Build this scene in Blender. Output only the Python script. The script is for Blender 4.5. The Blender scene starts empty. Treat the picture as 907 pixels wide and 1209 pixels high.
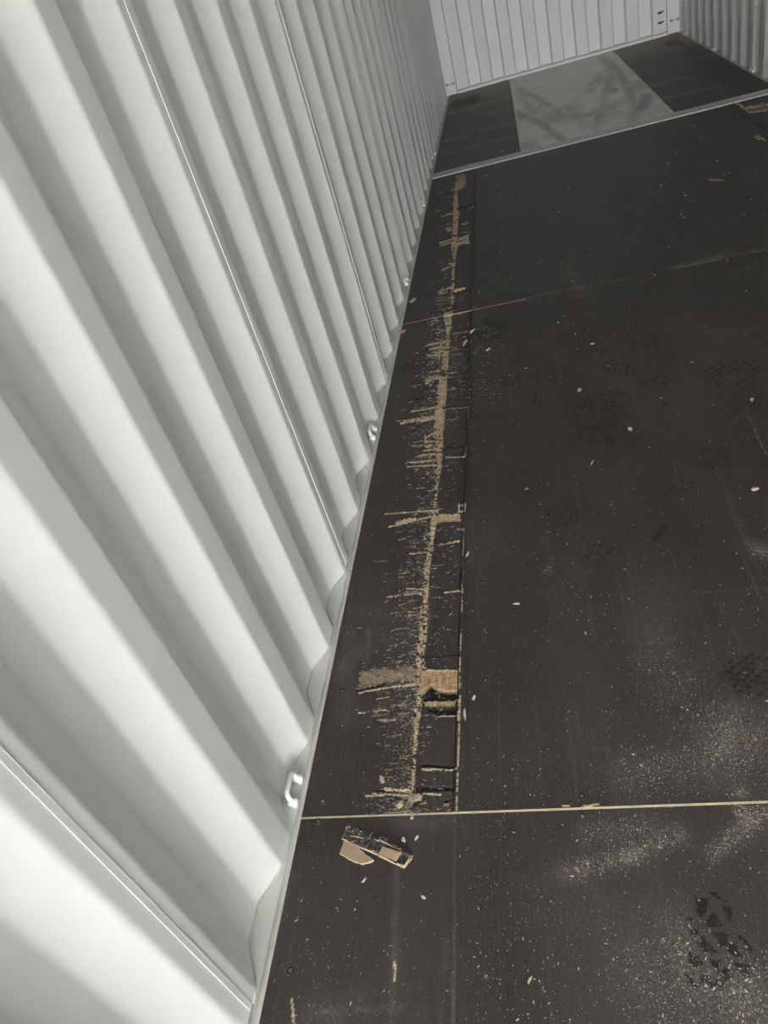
import bpy, math, random
import numpy as np
from mathutils import Vector, Matrix, Euler

# ---------------------------------------------------------------- camera
scene = bpy.context.scene
COL = scene.collection
IMG_W, IMG_H, FOCAL = 907.0, 1209.0, 857.5
CAM_LOC = Vector((0.633, -0.6458, 1.3187))
CAM_ROT = Euler((0.9181, 0.2591, 0.1112), 'XYZ')
cam_data = bpy.data.cameras.new('camera')
cam = bpy.data.objects.new('camera', cam_data)
COL.objects.link(cam)
cam.location = CAM_LOC
cam.rotation_euler = CAM_ROT
cam_data.sensor_fit = 'VERTICAL'
cam_data.sensor_height = 36.0
cam_data.lens = 36.0 * FOCAL / IMG_H
cam_data.clip_start = 0.02
scene.camera = cam

# ---------------------------------------------------------------- daylight: overcast sky entering by the open doors
world = bpy.data.worlds.new('overcast_sky')
scene.world = world
world.use_nodes = True
bg = world.node_tree.nodes['Background']
bg.inputs['Color'].default_value = (0.97, 0.985, 1.0, 1)
bg.inputs['Strength'].default_value = 26.0
portal = bpy.data.lights.new('door_portal', 'AREA')
portal.shape = 'RECTANGLE'
portal.size, portal.size_y = 2.34, 2.69
portal.cycles.is_portal = True
po = bpy.data.objects.new('door_portal', portal)
COL.objects.link(po)
po.location = (1.17, -6.30, 1.345)
po.rotation_euler = (math.radians(90), 0, 0)     # faces into the container
scene.view_settings.view_transform = 'Standard'
scene.view_settings.look = 'None'
scene.view_settings.gamma = 1.0
scene.view_settings.use_curve_mapping = False
scene.view_settings.exposure = 0.0

# ---------------------------------------------------------------- helpers
rng = random.Random(7)
nrg = np.random.default_rng(11)
ROTM = np.array(CAM_ROT.to_matrix())
CAMP = np.array(CAM_LOC)
WID = 2.345           # inner width at the wall feet
Y_DOOR, Y_FRONT = -6.30, 8.23  # unseen door end set back past its usual place, to even the light
HEIGHT = 2.69
PITCH = 0.278

def F(u, v, z=0.0):
    """floor point that a measured spot of the photograph lies on"""
    d = ROTM @ np.array([(u - IMG_W/2)/FOCAL, -(v - IMG_H/2)/FOCAL, -1.0])
    t = (z - CAMP[2]) / d[2]
    p = CAMP + t*d
    return float(p[0]), float(p[1])

def foot(x, y):
    """how many metres one photograph pixel covers on the floor there (across, along)"""
    r2 = (x-CAMP[0])**2 + (y-CAMP[1])**2 + CAMP[2]**2
    r = math.sqrt(r2)
    return r/FOCAL, r2/(FOCAL*CAMP[2])

def tag(o, label=None, cat=None, group=None, kind=None):
    if label: o['label'] = label
    if cat: o['category'] = cat
    if group: o['group'] = group
    if kind: o['kind'] = kind
    return o

def link(name, me, parent=None, loc=None, rot=None):
    o = bpy.data.objects.new(name, me)
    COL.objects.link(o)
    if parent is not None: o.parent = parent
    if loc is not None: o.location = loc
    if rot is not None: o.rotation_euler = rot
    return o

def empty(name, loc=(0, 0, 0), rot=(0, 0, 0)):
    o = bpy.data.objects.new(name, None)
    o.empty_display_size = 0.05
    COL.objects.link(o)
    o.location = loc; o.rotation_euler = rot
    return o

class MB:
    def __init__(s): s.v = []; s.f = []; s.m = []
    def add(s, vs, fs, mi=0):
        n = len(s.v); s.v += [tuple(p) for p in vs]
        s.f += [tuple(i+n for i in f) for f in fs]; s.m += [mi]*len(fs)
        return s
    def box(s, a, b, mi=0):
        (x0, y0, z0), (x1, y1, z1) = a, b
        return s.add([(x0,y0,z0),(x1,y0,z0),(x1,y1,z0),(x0,y1,z0),(x0,y0,z1),(x1,y0,z1),(x1,y1,z1),(x0,y1,z1)],
              [(3,2,1,0),(4,5,6,7),(0,1,5,4),(1,2,6,5),(2,3,7,6),(3,0,4,7)], mi)
    def tube(s, pts, rad, n=10, mi=0, closed_ends=True):
        pts = [Vector(p) for p in pts]
        rads = rad if isinstance(rad, (list, tuple)) else [rad]*len(pts)
        base = len(s.v); up = None
        for i, p in enumerate(pts):
            t = (pts[min(i+1, len(pts)-1)] - pts[max(i-1, 0)]).normalized()
            if up is None:
                up = Vector((0, 0, 1)) if abs(t.z) < .9 else Vector((1, 0, 0))
            a = (up - t*up.dot(t)).normalized(); b = t.cross(a); up = a
            for k in range(n):
                an = 2*math.pi*k/n
                s.v.append(tuple(p + (a*math.cos(an) + b*math.sin(an))*rads[i]))
        for i in range(len(pts)-1):
            for k in range(n):
                k2 = (k+1) % n
                s.f.append((base+i*n+k, base+i*n+k2, base+(i+1)*n+k2, base+(i+1)*n+k)); s.m.append(mi)
        if closed_ends:
            s.f.append(tuple(base+k for k in reversed(range(n)))); s.m.append(mi)
            e = base+(len(pts)-1)*n
            s.f.append(tuple(e+k for k in range(n))); s.m.append(mi)
        return s
    def prism(s, poly, z0, z1, mi_top=0, mi_side=0, tilt=None):
        n = len(poly)
        ar = sum(poly[i][0]*poly[(i+1)%n][1]-poly[(i+1)%n][0]*poly[i][1] for i in range(n))
        if ar < 0: poly = poly[::-1]
        z1f = tilt or (lambda x, y: z1)
        b = len(s.v)
        s.v += [(x, y, z0) for x, y in poly] + [(x, y, z1f(x, y)) for x, y in poly]
        s.f.append(tuple(b+i for i in reversed(range(n)))); s.m.append(mi_side)
        s.f.append(tuple(b+n+i for i in range(n))); s.m.append(mi_top)
        for i in range(n):
            j = (i+1) % n
            s.f.append((b+i, b+j, b+n+j, b+n+i)); s.m.append(mi_side)
        return s
    def mesh(s, name, mats, smooth=False):
        me = bpy.data.meshes.new(name)
        me.from_pydata(s.v, [], s.f)
        for m in (mats if isinstance(mats, (list, tuple)) else [mats]): me.materials.append(m)
        me.polygons.foreach_set('material_index', s.m)
        me.polygons.foreach_set('use_smooth', [smooth]*len(s.f))
        me.update()
        return me
    def build(s, name, mats, parent=None, smooth=False, loc=None, rot=None):
        return link(name, s.mesh(name, mats, smooth), parent, loc, rot)

def hash2(ix, iy, seed):
    h = (ix.astype(np.int64)*374761393 + iy.astype(np.int64)*668265263 + seed*1442695041) & 0x7fffffff
    h = ((h ^ (h >> 13)) * 1274126177) & 0x7fffffff
    return ((h ^ (h >> 16)) & 0xffff) / 65535.0

def vnoise(x, y, seed=0):
    x = np.asarray(x, float); y = np.asarray(y, float)
    ix = np.floor(x); iy = np.floor(y); fx = x-ix; fy = y-iy
    fx = fx*fx*(3-2*fx); fy = fy*fy*(3-2*fy)
    a = hash2(ix, iy, seed); b = hash2(ix+1, iy, seed); c = hash2(ix, iy+1, seed); d = hash2(ix+1, iy+1, seed)
    return (a*(1-fx)+b*fx)*(1-fy) + (c*(1-fx)+d*fx)*fy

def fbm(x, y, seed=0, o=3):
    t = 0; w = 0; am = 1.0
    for k in range(o):
        t = t + am*vnoise(np.asarray(x)*2**k, np.asarray(y)*2**k, seed+k*17); w += am; am *= .55
    return t/w

# ---------------------------------------------------------------- materials
def new_mat(name):
    m = bpy.data.materials.new(name); m.use_nodes = True
    nt = m.node_tree
    return m, nt, nt.nodes['Principled BSDF']

def N(nt, kind, **kw):
    n = nt.nodes.new(kind)
    for k, v in kw.items():
        if k.startswith('i_'):
            n.inputs[k[2:].replace('_', ' ')].default_value = v
        else: setattr(n, k, v)
    return n

def noise(nt, vec, scale, detail=3, rough=.55):
    n = N(nt, 'ShaderNodeTexNoise'); n.inputs['Scale'].default_value = scale
    n.inputs['Detail'].default_value = detail; n.inputs['Roughness'].default_value = rough
    nt.links.new(vec, n.inputs['Vector']); return n.outputs['Fac']

def ramp(nt, fac, p0, p1, c0=(0,0,0,1), c1=(1,1,1,1)):
    r = N(nt, 'ShaderNodeValToRGB'); e = r.color_ramp.elements
    e[0].position, e[1].position = p0, p1; e[0].color, e[1].color = c0, c1
    nt.links.new(fac, r.inputs['Fac']); return r.outputs['Color']

def mixc(nt, fac, a, b):
    m = N(nt, 'ShaderNodeMix', data_type='RGBA')
    for sock, val in ((m.inputs[0], fac), (m.inputs[6], a), (m.inputs[7], b)):
        if isinstance(val, (tuple, float, int)): sock.default_value = val
        else: nt.links.new(val, sock)
    return m.outputs[2]

def mth(nt, op, a, b=0.0, c=None, clamp=False):
    m = N(nt, 'ShaderNodeMath', operation=op, use_clamp=clamp)
    for i, val in enumerate((a, b) if c is None else (a, b, c)):
        if isinstance(val, (float, int)): m.inputs[i].default_value = val
        else: nt.links.new(val, m.inputs[i])
    return m.outputs[0]

def pos(nt, scale=(1, 1, 1)):
    g = N(nt, 'ShaderNodeNewGeometry')
    mp = N(nt, 'ShaderNodeMapping'); mp.inputs['Scale'].default_value = scale
    nt.links.new(g.outputs['Position'], mp.inputs['Vector'])
    return mp.outputs['Vector']

def bump(nt, bs, h, strength, dist):
    b = N(nt, 'ShaderNodeBump'); b.inputs['Strength'].default_value = strength; b.inputs['Distance'].default_value = dist
    nt.links.new(h, b.inputs['Height']); nt.links.new(b.outputs['Normal'], bs.inputs['Normal'])

def paint_mat(name, col, col2, rough=.42, dirt=None):
    m, nt, bs = new_mat(name)
    p = pos(nt)
    c = mixc(nt, ramp(nt, noise(nt, p, 3.0, 4), .35, .7), col, col2)
    if dirt:
        f = mth(nt, 'MULTIPLY', ramp(nt, noise(nt, pos(nt, (1, 1, .4)), 26, 4), .60, .74), dirt)
        c = mixc(nt, f, c, (.42, .40, .35, 1))
    nt.links.new(c, bs.inputs['Base Color'])
    bs.inputs['Roughness'].default_value = rough
    bs.inputs['Specular IOR Level'].default_value = .5
    bump(nt, bs, noise(nt, p, 420, 2), .06, .001)
    return m

M_WALL = paint_mat('off_white_wall_paint', (.82, .825, .80, 1), (.80, .805, .78, 1), .30)
M_RAIL = paint_mat('dusty_rail_paint', (.74, .74, .70, 1), (.66, .66, .62, 1), .6, .5)
M_FRONT = paint_mat('front_wall_paint', (.89, .88, .88, 1), (.87, .86, .86, 1), .45)
M_RING = paint_mat('white_ring_paint', (.84, .84, .82, 1), (.76, .76, .74, 1), .35)
M_CAULK = paint_mat('grey_white_sealant', (.66, .65, .60, 1), (.55, .54, .49, 1), .7, .8)
M_CEIL = paint_mat('ceiling_paint', (.88, .88, .87, 1), (.86, .86, .85, 1), .32)

def film_mat():
    """phenolic film faced plywood: film, dust, trodden marks and raw torn wood"""
    m, nt, bs = new_mat('film_faced_plywood')
    at = N(nt, 'ShaderNodeAttribute', attribute_name='wear')
    sep = N(nt, 'ShaderNodeSeparateColor'); nt.links.new(at.outputs['Color'], sep.inputs['Color'])
    raw, dust, mark = sep.outputs[0], sep.outputs[1], sep.outputs[2]
    p = pos(nt)
    film = mixc(nt, ramp(nt, noise(nt, pos(nt, (1.2, .35, 1)), 4.5, 4), .3, .72), (.037, .029, .0262, 1), (.056, .0465, .0425, 1))
    # fine grain of the film along the container
    gr = noise(nt, pos(nt, (1, .05, 1)), 520, 2)
    film = mixc(nt, mth(nt, 'MULTIPLY', ramp(nt, gr, .45, .75), .35), film, (.105, .090, .080, 1))
    # long light scuffs along the container
    sc = noise(nt, pos(nt, (1, .035, 1)), 62, 3, .65)
    film = mixc(nt, mth(nt, 'MULTIPLY', ramp(nt, sc, .58, .80), .26), film, (.20, .185, .165, 1))
    # pinhead dust specks
    sp = noise(nt, p, 330, 2, .6)
    dustf = mth(nt, 'ADD', mth(nt, 'MULTIPLY', dust, ramp(nt, noise(nt, p, 150, 5, .85), .36, .66)), 0.0, clamp=True)
    spf = mth(nt, 'MULTIPLY', ramp(nt, sp, .62, .74), mth(nt, 'ADD', .30, dust), clamp=True)
    col = mixc(nt, dustf, film, (.31, .285, .245, 1))
    col = mixc(nt, spf, col, (.46, .42, .35, 1))
    col = mixc(nt, mark, col, (.013, .010, .010, 1))
    # raw veneer
    fib = noise(nt, pos(nt, (.25, 1.6, 1)), 260, 3, .6)
    big = noise(nt, p, 16, 2)
    wood = mixc(nt, ramp(nt, fib, .38, .60), (.40, .27, .145, 1), (.92, .81, .57, 1))
    wood = mixc(nt, mth(nt, 'MULTIPLY', ramp(nt, big, .45, .70), .35), wood, (.62, .43, .27, 1))
    tone = at.outputs['Alpha']
    wood = mixc(nt, tone, wood, (.40, .19, .07, 1))
    col = mixc(nt, raw, col, wood)
    nt.links.new(col, bs.inputs['Base Color'])
    ro = mth(nt, 'ADD', .50, mth(nt, 'MULTIPLY', mth(nt, 'MAXIMUM', raw, dustf), .4), clamp=True)
    nt.links.new(ro, bs.inputs['Roughness'])
    bs.inputs['Specular IOR Level'].default_value = .40
    hgt = mth(nt, 'ADD', mth(nt, 'MULTIPLY', gr, .5), mth(nt, 'MULTIPLY', noise(nt, p, 240, 3), .8))
    bump(nt, bs, hgt, .25, .0012)
    return m
M_FILM = film_mat()

def steel_plate_mat():
    m, nt, bs = new_mat('dusty_steel_plate')
    at = N(nt, 'ShaderNodeAttribute', attribute_name='wear')
    sep = N(nt, 'ShaderNodeSeparateColor'); nt.links.new(at.outputs['Color'], sep.inputs['Color'])
    c = mixc(nt, ramp(nt, noise(nt, pos(nt, (1, .6, 1)), 7, 5, .65), .35, .68), (.62, .62, .575, 1), (.80, .80, .75, 1))
    c = mixc(nt, sep.outputs[1], c, (.62, .59, .50, 1))
    c = mixc(nt, sep.outputs[2], c, (.22, .22, .21, 1))
    c = mixc(nt, sep.outputs[0], c, (.86, .86, .82, 1))
    nt.links.new(c, bs.inputs['Base Color'])
    bs.inputs['Roughness'].default_value = .50
    bs.inputs['Metallic'].default_value = .10
    bump(nt, bs, noise(nt, pos(nt), 60, 3), .12, .002)
    return m
M_PLATE = steel_plate_mat()

def simple(name, col, col2, scale=40, rough=.8, sc=(1, 1, 1), lo=.35, hi=.7, bstr=.2):
    m, nt, bs = new_mat(name)
    n = noise(nt, pos(nt, sc), scale, 4)
    nt.links.new(mixc(nt, ramp(nt, n, lo, hi), col, col2), bs.inputs['Base Color'])
    bs.inputs['Roughness'].default_value = rough
    bump(nt, bs, n, bstr, .002)
    return m

M_STRIP = simple('worn_galvanised_strip', (.50, .50, .47, 1), (.76, .76, .72, 1), 30, .5)
M_STRIP2 = simple('worn_strip_edge', (.62, .62, .58, 1), (.78, .78, .74, 1), 30, .45)
M_SUB = simple('dark_underfloor', (.012, .011, .010, 1), (.02, .018, .016, 1), 20, .9)
M_JOINT = simple('cream_joint_filler', (.78, .68, .46, 1), (.62, .50, .30, 1), 55, .8, (1, 1, 1), .45, .75)
M_JOINT2 = simple('worn_joint_filler', (.07, .058, .045, 1), (.42, .35, .24, 1), 9, .8, (1, 1, 1), .40, .68)
M_WOOD = simple('torn_veneer', (.40, .27, .16, 1), (.68, .52, .34, 1), 330, .85, (.3, 1.5, 1))
M_TAN = simple('tan_wood_flake', (.44, .31, .20, 1), (.60, .46, .32, 1), 420, .85, (1, 1, 1), .3, .7, .5)
M_PALE = simple('pale_wood_flake', (.78, .70, .54, 1), (.62, .51, .34, 1), 300, .8)
M_BLACKF = simple('torn_black_film', (.034, .030, .028, 1), (.21, .19, .165, 1), 120, .55, (1, 1, 1), .45, .75, .5)
M_SCREW = simple('dull_screw_steel', (.10, .085, .07, 1), (.46, .40, .31, 1), 500, .45)
M_HOLE_SHADE = simple('painted_screw_hole_shade', (.008, .007, .007, 1), (.014, .012, .011, 1), 100, .8)  # near-black cup colour stands in for the shade of an uncut hole
M_DARKSTEEL = simple('dark_bare_steel', (.05, .05, .05, 1), (.11, .11, .10, 1), 100, .5)
M_GROUND = simple('concrete_yard', (.52, .51, .49, 1), (.62, .61, .58, 1), 3, .9)

def dust_grain_mat():
    m, nt, bs = new_mat('sawdust_grain')
    at = N(nt, 'ShaderNodeAttribute', attribute_name='tint')
    nt.links.new(at.outputs['Color'], bs.inputs['Base Color'])
    bs.inputs['Roughness'].default_value = .8
    return m
M_GRAIN = dust_grain_mat()

# ================================================================ SETTING
# ---- yard outside the open doors
tag(MB().box((-30, -60, -.25), (32, Y_DOOR-.25, -.17)).build('ground', M_GROUND), 'pale concrete yard outside the open container doors', kind='structure')

# ---- corrugated side walls
def side_profile(y0, n_pitch, sgn):
    """points (x,y) going from y0 upward through n_pitch corrugations; y0 lies mid inner flat (a panel weld)"""
    S, FL = .071, .069             # slope, recessed flat
    D = .034
    pts = [(0.0, y0)]
    a = .037                        # weld to far end of inner flat
    for k in range(n_pitch):
        yb = y0 + k*PITCH
        pts += [(0.0, yb-.237+.237 + .025), (-D, yb+.025+S), (-D, yb+.025+S+FL), (0.0, yb+.025+2*S+FL)]
    pts.append((0.0, y0+n_pitch*PITCH))
    # round the bends
    out = [pts[0]]
    R = .0075
    for i in range(1, len(pts)-1):
        p, a_, b_ = Vector(pts[i]), Vector(pts[i-1]), Vector(pts[i+1])
        da, db = (a_-p), (b_-p)
        ra = min(R, da.length*.45); rb = min(R, db.length*.45)
        A = p+da.normalized()*ra; B = p+db.normalized()*rb
        for t in (0, .2, .4, .6, .8, 1):
            q = A*(1-t)**2 + p*2*t*(1-t) + B*t*t
            out.append((q.x, q.y))
    out.append(pts[-1])
    return out

def wall_panel_mesh(n_pitch, y0, y1=None):
    prof = side_profile(0.0, n_pitch, 1)
    if y1 is not None:
        cut = y1-y0
        keep = [p for p in prof if p[1] < cut]
        if len(keep) < len(prof):
            a, b = keep[-1], prof[len(keep)]
            t = (cut-a[1])/max(b[1]-a[1], 1e-9)
            keep.append((a[0]+(b[0]-a[0])*t, cut))
        prof = keep
    zs = [-.003, .35, .8, 1.3, 1.8, HEIGHT]
    m = MB(); n = len(prof); T = .0018
    vs = [(x, y, z) for z in zs for x, y in prof] + [(x-T, y, z) for z in zs for x, y in prof]
    fs = []
    off = n*len(zs)
    for j in range(len(zs)-1):
        for i in range(n-1):
            a = j*n+i
            fs.append((a, a+1, a+1+n, a+n)[::-1])
            fs.append((off+a, off+a+1, off+a+1+n, off+a+n))
    for i in range(n-1):
        fs.append((i, i+1, off+i+1, off+i)); t = (len(zs)-1)*n+i
        fs.append((t, off+t, off+t+1, t+1))
    m.add(vs, fs)
    return m.mesh('wall_panel', M_WALL, False)

def make_side_wall(name, label, x, mirror, y_first, phase):
    root = empty(name, (x, 0, 0))
    if mirror: root.rotation_euler = (0, 0, math.pi)
    tag(root, label, kind='structure')
    span = 4*PITCH
    full = wall_panel_mesh(4, 0)
    k = 0
    ys = []
    y = y_first
    while not mirror and y < Y_DOOR-.3: y += span
    while y < (Y_FRONT if not mirror else -Y_DOOR) - .01:
        ys.append(y); y += span
    seam = MB()
    zz = [i*.06 for i in range(int(HEIGHT/.06)+1)]
    r2 = random.Random(3)
    seam.tube([(.0002, r2.uniform(-.0004, .0004), z) for z in zz], [.0011 + r2.uniform(-.0003, .0003) for _ in zz], 6)
    lap = MB(); lap.box((0, -.011, 0.0), (.0011, -.0005, HEIGHT-.02))
    seam_me = seam.mesh('weld_seam', M_RING, True)
    lap_me = lap.mesh('lap_edge', M_WALL)
    lim = (Y_FRONT if not mirror else -Y_DOOR)
    for y in ys:
        me = full if y+span <= lim else wall_panel_mesh(4, y, lim)
        p = link('wall_panel', me, root, (0, y, 0))
        link('weld_seam', seam_me, p)
        link('lap_edge', lap_me, p)
    return root
SEAM0 = -.237
make_side_wall('wall_left', 'off-white corrugated steel side wall filling the left of the picture', 0.0, False, SEAM0-6*4*PITCH, 0)
make_side_wall('wall_right', 'grey-white corrugated side wall behind the far right corner', WID, True, -Y_FRONT+.001, 0)

# ---- bottom rails with their sealant
def rail(name, label, x, sgn):
    m = MB()
    xs = sorted((x-sgn*.06, x+sgn*.012))
    m.box((xs[0], Y_DOOR, -.05), (xs[1], Y_FRONT+.06, -.0035))
    o = tag(m.build(name, M_RAIL), label, kind='structure')
    # caulk bead along the floor edge, slightly lumpy
    c = MB(); n = 420; ys = [Y_DOOR + (Y_FRONT-Y_DOOR)*i/n for i in range(n+1)]
    r3 = random.Random(5)
    prof = []
    for y in ys:
        w = .0065 + r3.uniform(-.0012, .0012); h = .0012 + r3.uniform(-.0007, .0009)
        prof.append([(x+sgn*(.013-w), y, -.0035), (x+sgn*(.0125-w*.5), y, h), (x+sgn*.0165, y, h*.9), (x+sgn*.0205, y, .0004), (x+sgn*.0205, y, -.006)])
    vs = [p for r in prof for p in r]; fs = []
    for i in range(n):
        for k in range(4):
            f = (i*5+k, i*5+k+1, i*5+k+6, i*5+k+5)
            fs.append(f[::-1] if sgn > 0 else f)
    c.add(vs, fs); c.build('sealant_bead', M_CAULK, o, True)
    return o
rail('trim_1', 'dusty white bottom rail between left wall and dark floor', 0.0, 1)
rail('trim_2', 'white bottom rail along the foot of the right wall', WID, -1)

# weld fillet where the corrugation meets the rail
def foot_bead(rootname, x, mirror, y_first):
    root = bpy.data.objects[rootname]
    prof = side_profile(0.0, 4, 1)
    m = MB(); m.tube([(px+.0005, py, -.0025) for px, py in prof], .0028, 5)
    me = m.mesh('foot_weld', M_CAULK, True)
    lim = (Y_FRONT if not mirror else -Y_DOOR)
    y = y_first
    while y + 4*PITCH < lim:
        link('foot_weld', me, root, (0, y, 0)); y += 4*PITCH
foot_bead('wall_left', 0, False, SEAM0-5*4*PITCH)
foot_bead('wall_right', WID, True, -Y_FRONT+.001)

# ---- front wall
def front_wall():
    root = empty('wall_front', (0, Y_FRONT, 0))
    tag(root, 'white corrugated end wall at the far end of the container', kind='structure')
    x = .246 - .009; pts = [(.112, 0.0)]
    D = .056; h = .008
    depth = 0.0
    k = 0
    while x < 2.11:
        nd = 0.0 if depth > 0 else D
        xc = .246 + k*.1232
        pts += [(xc-h, depth), (xc+h, nd)]
        depth = nd; k += 1
        x = .246 + k*.1232
    pts.append((2.228, depth))
    zs = [.028, .6, 1.2, HEIGHT]
    m = MB(); n = len(pts)
    vs = [(px, py, z) for z in zs for px, py in pts] + [(px, py+.002, z) for z in zs for px, py in pts]
    fs = []
    for j in range(len(zs)-1):
        for i in range(n-1):
            a = j*n+i
            fs.append((a, a+1, a+1+n, a+n)); b = a+n*len(zs); fs.append((b, b+n, b+n+1, b+1))
    m.add(vs, fs); m.build('corrugated_sheet', M_FRONT, root)
    MB().box((.05, .062, -.02), (2.30, .07, HEIGHT)).build('light_leak_backing', M_FRONT, root)  # added unseen sheet, blocks sky light leaking in around the corrugation
    # corner posts
    for nm, x0, x1 in (('corner_post', -.05, .108), ('corner_post', 2.232, WID+.05)):
        p = MB(); p.box((x0, -.012, -.01), (x1, .06, HEIGHT))
        e = p.build(nm, M_FRONT, root)
        bv = e.modifiers.new('bevel', 'BEVEL'); bv.width = .006; bv.segments = 3
    # backing strip in the shadow gap beside each post
    for x0, x1 in ((.106, .116), (2.224, 2.234)):
        MB().box((x0, .004, 0), (x1, .06, HEIGHT)).build('post_gap', M_DARKSTEEL, root)
    s = MB()
    s.add([(.118, -.045, .0), (2.222, -.045, .0), (2.222, -.040, .022), (.118, -.040, .022),
           (2.222, .06, .030), (.118, .06, .030), (.118, .06, 0), (2.222, .06, 0)],
          [(0, 1, 2, 3), (3, 2, 4, 5), (0, 3, 5, 6), (1, 7, 4, 2), (6, 5, 4, 7), (0, 6, 7, 1)])
    s.build('front_sill', M_RING, root)
    # thin seam on the flat beside the left post and beside the right one
    for xx in (.175, 2.165):
        MB().box((xx-.0012, -.0016, .03), (xx+.0012, .002, HEIGHT)).build('sheet_seam', M_RAIL, root) if xx < 1 else \
        MB().box((xx-.0012, D*0-.0016+(depth), .03), (xx+.0012, depth+.002, HEIGHT)).build('sheet_seam', M_RAIL, root)
    return root, depth
FW, FDEPTH = front_wall()

# ---- ceiling
tag(MB().box((-.06, Y_DOOR, HEIGHT), (WID+.06, Y_FRONT+.06, HEIGHT+.04)).build('ceiling', M_CEIL), 'white steel roof of the container', kind='structure')

# ================================================================ FLOOR
floor = MB().box((.0125, Y_DOOR, -.08), (WID-.0125, Y_FRONT+.06, -.024)).build('floor', M_SUB)
tag(floor, 'dark brown film-faced plywood container floor, scratched and dusty', kind='structure')

# -------- wear marks measured on the photograph, kept as floor strokes
RAW, DUST, MARK, TORN = [], [], [], []     # strokes: (x0,y0,x1,y1, half-width in px, strength, depth)
def stroke(lst, a, b, w, s=1.0, depth=0.0, tone=0.0):
    (x0, y0), (x1, y1) = F(*a), F(*b)
    lst.append((x0, y0, x1, y1, w, s, depth, tone))
PATCH = []                                 # polygons: (kind, pts, strength, depth, tone, ragged px)
def patch(kind, pts, s=1.0, depth=0.0, tone=0.0, rag=1.5):
    PATCH.append((kind, [F(*p) for p in pts], s, depth, tone, rag))

# the chewed line (photo rows: left edge, right edge)
trench_px = [(966,482,488),(940,484,488),(900,486,490),(880,487,492),(850,488,494),(830,490,498),(810,491,500),(790,492,501),
 (770,493,500),(750,494,503),(730,496,504),(700,500,505),(680,501,506),(660,503,508),(640,506,511),(622,508,514),(610,509,517),(590,512,515),
 (570,513,517),(550,515,521),(530,516,522),(510,513,523),(490,514,525),(470,516,526),(455,517,527),(440,520,528),(425,522,529),(410,524,530),
 (395,528,530),(380,525,533),(371,524,533),(360,532,535),(340,533,536),(320,534,537),(305,535,538),(290,532,541),(280,534,540),(262,535,541),(245,535,542),(232,536,540),(215,538,541)]
TR = []
for py, a, b in trench_px:
    xa, ya = F(a, py); xb, yb = F(b, py)
    TR.append((.5*(ya+yb), xa, xb))
TR.sort()
TR_Y = np.array([t[0] for t in TR]); TR_A = np.array([t[1] for t in TR]); TR_B = np.array([t[2] for t in TR])

# broad torn places
patch('raw', [(424,794),(445,791),(490,788),(491,803),(455,806),(430,812),(424,812)], .50, -.0015, .3, 3)
patch('raw', [(494,791),(542,790),(541,814),(516,813),(508,806),(500,816),(494,815)], 1, -.0045, .45, 1)
patch('hole', [(508,806),(516,813),(541,814),(540,826),(499,828),(496,818)], 1, -.020, 0, 1)
patch('raw', [(499,827),(538,826),(537,833),(502,834)], 1, -.004, .30, .8)
patch('hole', [(503,835),(538,834),(539,843),(514,844)], 1, -.018, 0, 1)
patch('raw', [(510,608),(543,606),(544,614),(512,617)], 1, -.004, .25, 1)
patch('raw', [(517,453),(527,451),(525,468),(516,470)], 1, -.003, .15, 2)
patch('raw', [(513,505),(523,503),(524,480),(514,483)], 1, -.003, .15, 2)
patch('raw', [(524,372),(534,370),(534,366),(525,367)], 1, -.003, .1, 1)
patch('raw', [(531,225),(549,211),(550,217),(546,222),(543,224)], .85, -.001, .12, 1.5)
patch('raw', [(538,207),(549,206),(550,214),(541,216)], .7, -.001, .12, 1.5)
patch('raw', [(532,289),(552,278),(553,286),(536,292)], .9, -.003, .1, 1.5)
patch('raw', [(536,246),(543,243),(542,258),(535,262)], .8, -.002, .1, 2)
patch('raw', [(486,940),(498,937),(499,945),(487,947)], 1, .000, 0, .8)
patch('raw', [(524,946),(531,946),(530,952),(523,951)], 1, -.003, .3, 1)
patch('hole', [(525,943),(532,943),(531,947),(524,948)], 1, -.008, 0, 1)
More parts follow.
